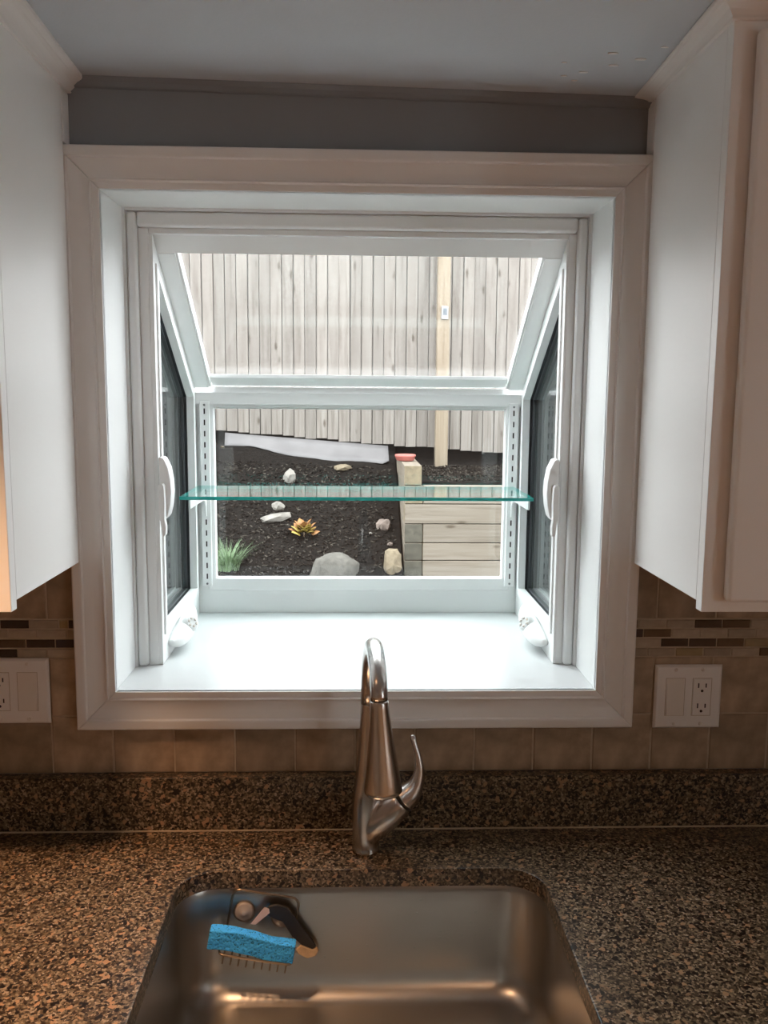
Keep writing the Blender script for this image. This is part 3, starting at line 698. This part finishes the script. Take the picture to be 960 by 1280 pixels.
# black scrubber tucked in at the end of the caddy
sc = empty('dish_scrubber', (-.10, WY-.02, .78), 'black dish scrubber with tan edge and pink tab beside blue sponge', 'scrubber')
def fl(pts, y0, y1): return prism(B(), pts, 'y', WY-.0028-y0, WY-.0028-y1)
obj('head', fl([(-.139, .852), (-.130, .863), (-.116, .866), (-.101, .860), (-.090, .845), (-.078, .826), (-.062, .806), (-.056, .794), (-.062, .790), (-.080, .798), (-.094, .812), (-.108, .836), (-.124, .843)], .0065, .0115), M['black'], sc, .002)
obj('bristle_edge', fl([(-.0555, .7935), (-.062, .7895), (-.080, .7975), (-.088, .790), (-.084, .782), (-.070, .774), (-.057, .778), (-.052, .787)], .0065, .0115), M['woodtan'], sc, .002)
obj('tab', fl([(-.158, .835), (-.150, .834), (-.128, .853), (-.129, .860), (-.136, .863)], .0118, .0128), M['pink'], sc, .0004)

# ------------------------------------------------------------------ recessed kitchen lamps
def recessed_lamp(x, y, power, cone, label):
    z = CZ(x, y)-.004
    t = empty('recessed_light', (x, y, z), label, 'lamp')
    obj('trim_ring', ring(B(), [(x+.085*math.cos(a), y+.085*math.sin(a)) for a in (2*math.pi*k/32 for k in range(32))], [(x+.065*math.cos(a), y+.065*math.sin(a)) for a in (2*math.pi*k/32 for k in range(32))], 'z', z-.006, z-.0005), M['white'], t)
    obj('bulb_lens', lathe(B(), [(.064, 0), (.060, -.003), (.03, -.006)], (x, y, z-.001)), emit_mat('lamp_glow', LAMP_COL, 14), t)
    ld = bpy.data.lights.new('lamp_light', 'SPOT'); ld.energy = power; ld.color = LAMP_COL; ld.spot_size = R(cone); ld.spot_blend = .6; ld.shadow_soft_size = .06
    lo_ = bpy.data.objects.new('lamp_light', ld); C.objects.link(lo_); lo_.parent = t; lo_.location = (0, 0, -.012)
recessed_lamp(-.56, -.70, LAMP_W*.6, 78, 'round recessed ceiling lamp over the counter')
recessed_lamp(.75, -2.5, LAMP_W, 130, 'round recessed ceiling lamp over the kitchen floor')

# ------------------------------------------------------------------ garden: ground
random.seed(5)
WX, WY0 = .366, 4.80            # corner of the timber wall (its left edge and its front face)
FY_ = 6.10                      # fence
def bed(x, y):                  # sloping mulch bed beside the timber wall
    t = min(max((y-4.55)/(FY_-.1-4.55), 0), 1.0)
    h = .26+(.90-.06*x)*t**.95
    return h
def ground_z(x, y):
    if x > WX+.05 and y > WY0+.08: g = 1.035+.02*(y-5)
    elif x > WX-.0: g = .26
    else: g = bed(x, y)
    if y < 4.55 and x <= WX: g = .26-.25*min((4.55-y)/3, 1)
    if y > FY_+.12: g = max(g, 1.02)+min((y-FY_-.12)*1.2, .5)  # invented bank behind the fence, keeps the gap below the boards dark
    g += .018*noise.noise(Vector((x*3, y*3, 0)))+.008*noise.noise(Vector((x*11, y*11, 3)))
    return g
bm = B(); xs = [-7, -5, -4, -3.2]+[-2.6+.06*i for i in range(49)]+[.345, .36, .372, .42]+[.48+.07*i for i in range(34)]+[3.2, 4, 5, 7]
ys = [.16, .8, 1.5, 2.2, 3, 3.6]+[4+.06*i for i in range(14)]+[4.86, 4.89, 4.94, 5.0]+[5.06+.06*i for i in range(22)]+[6.45, 6.6, 7, 9]
V = [[bm.verts.new((x, y, ground_z(x, y))) for y in ys] for x in xs]
for i in range(len(xs)-1):
    for j in range(len(ys)-1): bm.faces.new((V[i][j], V[i+1][j], V[i+1][j+1], V[i][j+1]))
gr = tag(obj('ground', bm, M['mulch'], smooth=True), 'dark mulch garden bed sloping up to the wooden fence', kind='structure')
def chips(n, mt, smin, smax):
    bm = B()
    for _ in range(n):
        x = random.uniform(-1.7, 1.9); y = random.uniform(4.5, 6.2)
        if WX-.05 < x < WX+.2 and y > 4.7: continue
        if x > WX and y < 4.95: continue
        if x < WX-.02 and y > 5.84: continue
        z = ground_z(x, y)+.003; L_, W_ = random.uniform(smin, smax), random.uniform(.004, .010)
        m = Matrix.Translation((x, y, z)) @ Matrix.Rotation(random.uniform(0, 6.3), 4, 'Z') @ Matrix.Rotation(random.uniform(-.6, .6), 4, 'Y') @ Matrix.Rotation(random.uniform(-.7, .7), 4, 'X')
        v = [bm.verts.new(m @ Vector((a*L_/2, b*W_/2, c*.003))) for a in (-1, 1) for b in (-1, 1) for c in (-1, 1)]
        for f in ((0, 1, 3, 2), (4, 6, 7, 5), (0, 4, 5, 1), (2, 3, 7, 6), (0, 2, 6, 4), (1, 5, 7, 3)): bm.faces.new([v[i] for i in f])
    return bm
tag(obj('mulch_chips', chips(6500, 'chips', .015, .06), M['chips'], gr), kind='stuff')
tag(obj('pale_mulch_chips', chips(3400, 'chips2', .006, .03), M['chips2'], gr), kind='stuff')

# ------------------------------------------------------------------ fence
fz = lambda x: 1.352-.0746*(x+1.18)       # bottoms of the boards step down along the slope
fe = empty('wooden_fence', (0, FY_, 1.15), 'weathered grey vertical board fence with one newer post behind the garden bed', 'fence')
BW = .0955; bmesh_cache = []
for v in range(5):
    h = 1.95+.0*v; bm = B(); a = BW/2-.0016-.0005*v; c = .0025
    prism(bm, [(-a+c, 0), (a-c, 0), (a, .003), (a, .016), (-a, .016), (-a, .003)], 'z', 0, h); bmesh_cache.append(mesh_of('fence_board', bm, M['fence']))
x = -2.9; i = 0
while x < 3.1:
    o = put('fence_board', bmesh_cache[random.randrange(5)], fe, (x+BW/2, FY_+random.uniform(-.002, .002), fz(x+BW/2)+random.uniform(-.008, .008)))
    o.rotation_euler = (0, random.uniform(-.0025, .0025), 0); x += BW; i += 1
x = -2.9-BW/2
while x < 3.1:
    put('backing_board', bmesh_cache[0], fe, (x+BW/2, FY_+.0188, fz(x+BW/2)+.03)); x += BW  # second layer added behind to block the sky and darken the board gaps
for z in (1.75, 2.75): obj('rail', bx(-2.9, 3.1, FY_+.036, FY_+.08, z, z+.09), M['fence'], fe, .003)
obj('post', bx(.695, .800, FY_-.11, FY_-.008, 1.0, 3.15), M['post'], fe, .004)
for xx in (-1.75, 3.0): obj('post', bx(xx, xx+.1, FY_-.11, FY_-.008, .9, 3.15), M['post'], fe, .004)
# thermometer on the post
th = empty('outdoor_thermometer', (.753, FY_-.11, 2.29), 'small white outdoor thermometer with grey display on the post', 'thermometer')
obj('case', bx(.727, .784, FY_-.130, FY_-.1105, 2.293, 2.400), M['screen_w'], th, .005)
obj('display', bx(.738, .773, FY_-.1325, FY_-.1302, 2.326, 2.383), M['lcd'], th, .002)
# pale sheet leaning under the boards
bm = B(); n = 26; rows2 = []
for i in range(n+1):
    t = i/n; x = -1.10+1.395*t
    ztop = fz(x)-.012; zb = min(ztop-.01, ground_z(x, FY_-.005-(.05+.15*min(1, t*1.395/.8)))+.006)
    if t > .95: zb += .03*((t-.95)/.05)**2
    rows2.append((x, zb, ztop))
vf = []
for x, zb, zt_ in rows2:
    c = []
    for k in range(5):
        u = k/4; c.append((x, FY_-.005-(.05+.15*min(1, (x+1.1)/.8))*(1-u)**1.3-.01*math.sin(x*7)*(1-u), zb+(zt_-zb)*u))
    vf.append(c)
F_ = [[bm.verts.new(p) for p in c] for c in vf]
for i in range(n):
    for k in range(4): bm.faces.new((F_[i][k], F_[i+1][k], F_[i+1][k+1], F_[i][k+1]))
o = tag(obj('plastic_sheet', bm, M['sheet'], smooth=True), 'pale crumpled plastic sheet tucked under the fence boards', 'sheet')
m = o.modifiers.new('solid', 'SOLIDIFY'); m.thickness = .008

# ------------------------------------------------------------------ timber retaining wall
tw = empty('timber_wall', (.9, 4.87, .26), 'stacked square timber retaining wall at the corner of the mulch bed', 'retaining wall')
zr = [1.163, 1.018, .874, .739, .600, .470, .340, .21]
xe, dW = 2.2, .135
def timber(x0, x1, y0, y1, z0, z1, end=None, long='x'):
    g = .0025; bm = bx(x0+g, x1-g, y0+g, y1-g, z0+g, z1-g)
    for f in bm.faces:
        nrm = f.normal if f.normal.length else (f.calc_center_median()-Vector(((x0+x1)/2, (y0+y1)/2, (z0+z1)/2)))
        c = f.calc_center_median()
        if end and long == 'y' and abs(c.y-y0-g) < 1e-4: f.material_index = 1
        if end and long == 'x' and abs(c.x-x0-g) < 1e-4: f.material_index = 1
    obj('timber', bm, [M['timber_x'] if long == 'x' else M['timber_y'], M['endgrain'] if end == 'grey' else M['endgrain_t']], tw, .005)
timber(WX-.006, WX+dW-.010, 4.80, 5.95, zr[1], zr[0], 'tan', 'y')
timber(WX, WX+dW, 4.80, 5.9, zr[2]+.01, zr[1], 'tan', 'y'); timber(WX+dW, xe, 4.80, 4.935, zr[2]+.01, zr[1], 'tan')
timber(WX, xe, 4.80, 4.935, zr[3], zr[2]+.01, 'tan'); timber(WX, WX+dW, 4.935, 5.8, zr[3], zr[2]+.01, 'tan', 'y')
for k in (3, 4, 5):
    timber(WX, WX+dW, 4.802, 5.7-.2*(k-3), zr[k+1], zr[k], 'grey', 'y'); timber(WX+dW, xe, 4.80, 4.935, zr[k+1], zr[k], 'tan')
timber(WX, xe, 4.80, 4.935, zr[7], zr[6], 'tan')
# red dish on the corner timber
rd = tag(obj('red_dish', lathe(B(), [(.058, 0), (.070, .008), (.076, .030), (.080, .034), (.080, .046), (.074, .050), (.02, .052)], (.395, 5.25, zr[0]+.0005), seg=24), M['red'], None, 0, True), 'faded red round dish upside down on the corner timber', 'dish')

# ------------------------------------------------------------------ rocks and plants
def rock(name, x, y, sx, sy, sz, mt, label, seed, zoff=0.0, rot=0.0):
    rg = random.Random(int(seed*100)); bm = B(); tmp = B(); n = 30
    for q in range(n):
        zz = 1-2*(q+.5)/n; ph = q*2.39996+rg.uniform(-.5, .5); rr_ = math.sqrt(1-zz*zz); k = rg.uniform(.78, 1.1)
        tmp.verts.new((rr_*math.cos(ph)*sx*k, rr_*math.sin(ph)*sy*k, zz*sz*k))
    bmesh.ops.convex_hull(tmp, input=tmp.verts)
    bmesh.ops.delete(tmp, geom=[v for v in tmp.verts if not v.link_faces], context='VERTS')
    bmesh.ops.subdivide_edges(tmp, edges=tmp.edges, cuts=2, use_grid_fill=True)
    for v in tmp.verts: v.co += v.co.normalized()*min(sx, sz)*.10*noise.noise(v.co/min(sx, sz)*1.8+Vector((seed, 0, 0)))
    bm.free(); bm = tmp; bmesh.ops.recalc_face_normals(bm, faces=bm.faces)
    bmesh.ops.rotate(bm, verts=bm.verts, matrix=Matrix.Rotation(rot, 3, 'Y'))
    lowest = .45*sz
    bmesh.ops.translate(bm, verts=bm.verts, vec=(x, y, ground_z(x, y)+lowest*.75+zoff))
    return tag(obj(name, bm, M[mt], smooth=(name == 'boulder')), label, 'rock')
rock('rock', -.52, 5.64, .055, .05, .075, 'rock_w', 'upright pale rock on the mulch below the plastic sheet', 1.3, 0, .35)
rock('rock', -.09, 5.80, .075, .06, .034, 'rock_t', 'flat tan rock half buried under the edge of the plastic sheet', 2.1)
rock('rock', -.60, 5.22, .130, .07, .040, 'rock_w', 'long flat pale rock on the mulch above the orange plant', 4.4, 0, -.2)
rock('rock', -.575, 5.24, .055, .05, .038, 'rock_w', 'white rock lump piled on the long flat pale rock', 6.2, .078)
rock('rock', .235, 5.17, .062, .06, .055, 'rock_p', 'pinkish rock on the mulch near the timber wall', 8.8, 0, -.5)
rock('boulder', -.13, 4.74, .19, .15, .15, 'rock_g', 'large grey rounded boulder at the foot of the mulch bed', 3.7, -.05)
rock('rock', .278, 4.78, .072, .07, .125, 'rock_t', 'upright tan rock leaning at the timber wall corner', 5.9)
rock('pebble', .275, 5.0, .022, .02, .016, 'rock_p', 'small pinkish pebble beside the timber wall', 7.7)
rock('pebble', .13, 5.10, .014, .014, .010, 'rock_w', 'tiny white pebble alone on the mulch', 9.1)

def leaf_mesh(name, mt, Lf, Wf, cup):
    bm = B(); n = 6; prev = None
    for i in range(n+1):
        t = i/n; w_ = Wf*math.sin(math.pi*min(1, .12+.88*t)**.8)*(1-.15*t) if i < n else .001
        x = Lf*t; z = cup*math.sin(t*math.pi*.8)
        c = [bm.verts.new((x, -w_/2, z-.12*w_)), bm.verts.new((x, 0, z)), bm.verts.new((x, w_/2, z-.12*w_))]
        if prev:
            for k in range(2): bm.faces.new((prev[k], c[k], c[k+1], prev[k+1]))
        prev = c
    ex = bmesh.ops.extrude_face_region(bm, geom=list(bm.faces)); bmesh.ops.translate(bm, verts=[g for g in ex['geom'] if isinstance(g, bmesh.types.BMVert)], vec=(0, 0, -.002))
    bmesh.ops.recalc_face_normals(bm, faces=bm.faces); return mesh_of(name, bm, M[mt], True)
random.seed(21)
px, py = -.37, 5.06; pz = ground_z(px, py)
pl = empty('garden_plant', (px, py, pz), 'low orange and yellow leaved plant growing in the mulch', 'plant')
lo_m = leaf_mesh('leaf', 'leaf_o', .072, .082, .014); ly_m = leaf_mesh('leaf', 'leaf_y', .072, .080, .012)
for k in range(22):
    a = k*2.4; up = .9-.85*(k/22); rr_ = .012+.045*(k/22)
    fy = math.sin(a) < -.05
    o = put('leaf', ly_m if (fy and k > 4) else lo_m, pl, (px+rr_*math.cos(a), py+rr_*math.sin(a)*.7, pz+.025+.055*(1-k/22)))
    o.rotation_euler = (random.uniform(-.3, .3), -up*.9, a+random.uniform(-.3, .3)); s = random.uniform(.75, 1.1); o.scale = (s, s, s)
obj('stem', tube(B(), [(px, py, pz-.02), (px, py, pz+.06)], .006, 8), M['leaf_b'], pl)
# grass tuft
gx, gy = -.90, 4.76; gz = ground_z(gx, gy)
bm = B()
for k in range(260):
    a = random.uniform(0, 6.283); r0 = random.uniform(0, .085); L_ = random.uniform(.10, .27); lean = random.uniform(.15, .95)
    b0 = Vector((gx+r0*math.cos(a), gy+r0*math.sin(a), gz-.005)); d = Vector((math.cos(a), math.sin(a), 0)); sd = Vector((-math.sin(a), math.cos(a), 0)); pr = None
    for i in range(6):
        t = i/5; p = b0+d*(L_*lean*t**1.6)+Vector((0, 0, L_*(1-.35*lean*t)*t)); w_ = .0032*(1-t)+.0003
        c = [bm.verts.new(p-sd*w_), bm.verts.new(p+sd*w_)]
        if pr: bm.faces.new((pr[0], pr[1], c[1], c[0]))
        pr = c
gt = empty('grass_tuft', (gx, gy, gz), 'green grass tuft at the foot of the mulch bed', 'grass')
tag(obj('blades', bm, M['grass'], gt), kind='stuff')
# dry leaves in the corner below the boards
lb = leaf_mesh('leaf', 'leaf_b', .075, .04, .02)
for k in range(3):
    x, y = -1.24+.07*k, 5.96+.03*(k % 2)
    o = put('dry_leaf', lb, None, (x, y, ground_z(x, y)+.02)); o.rotation_euler = (random.uniform(-.6, .6), random.uniform(-.7, .3), random.uniform(0, 6))
    tag(o, 'dry brown leaf in the heap against the fence foot', 'leaf', 'dry leaves at the fence foot')
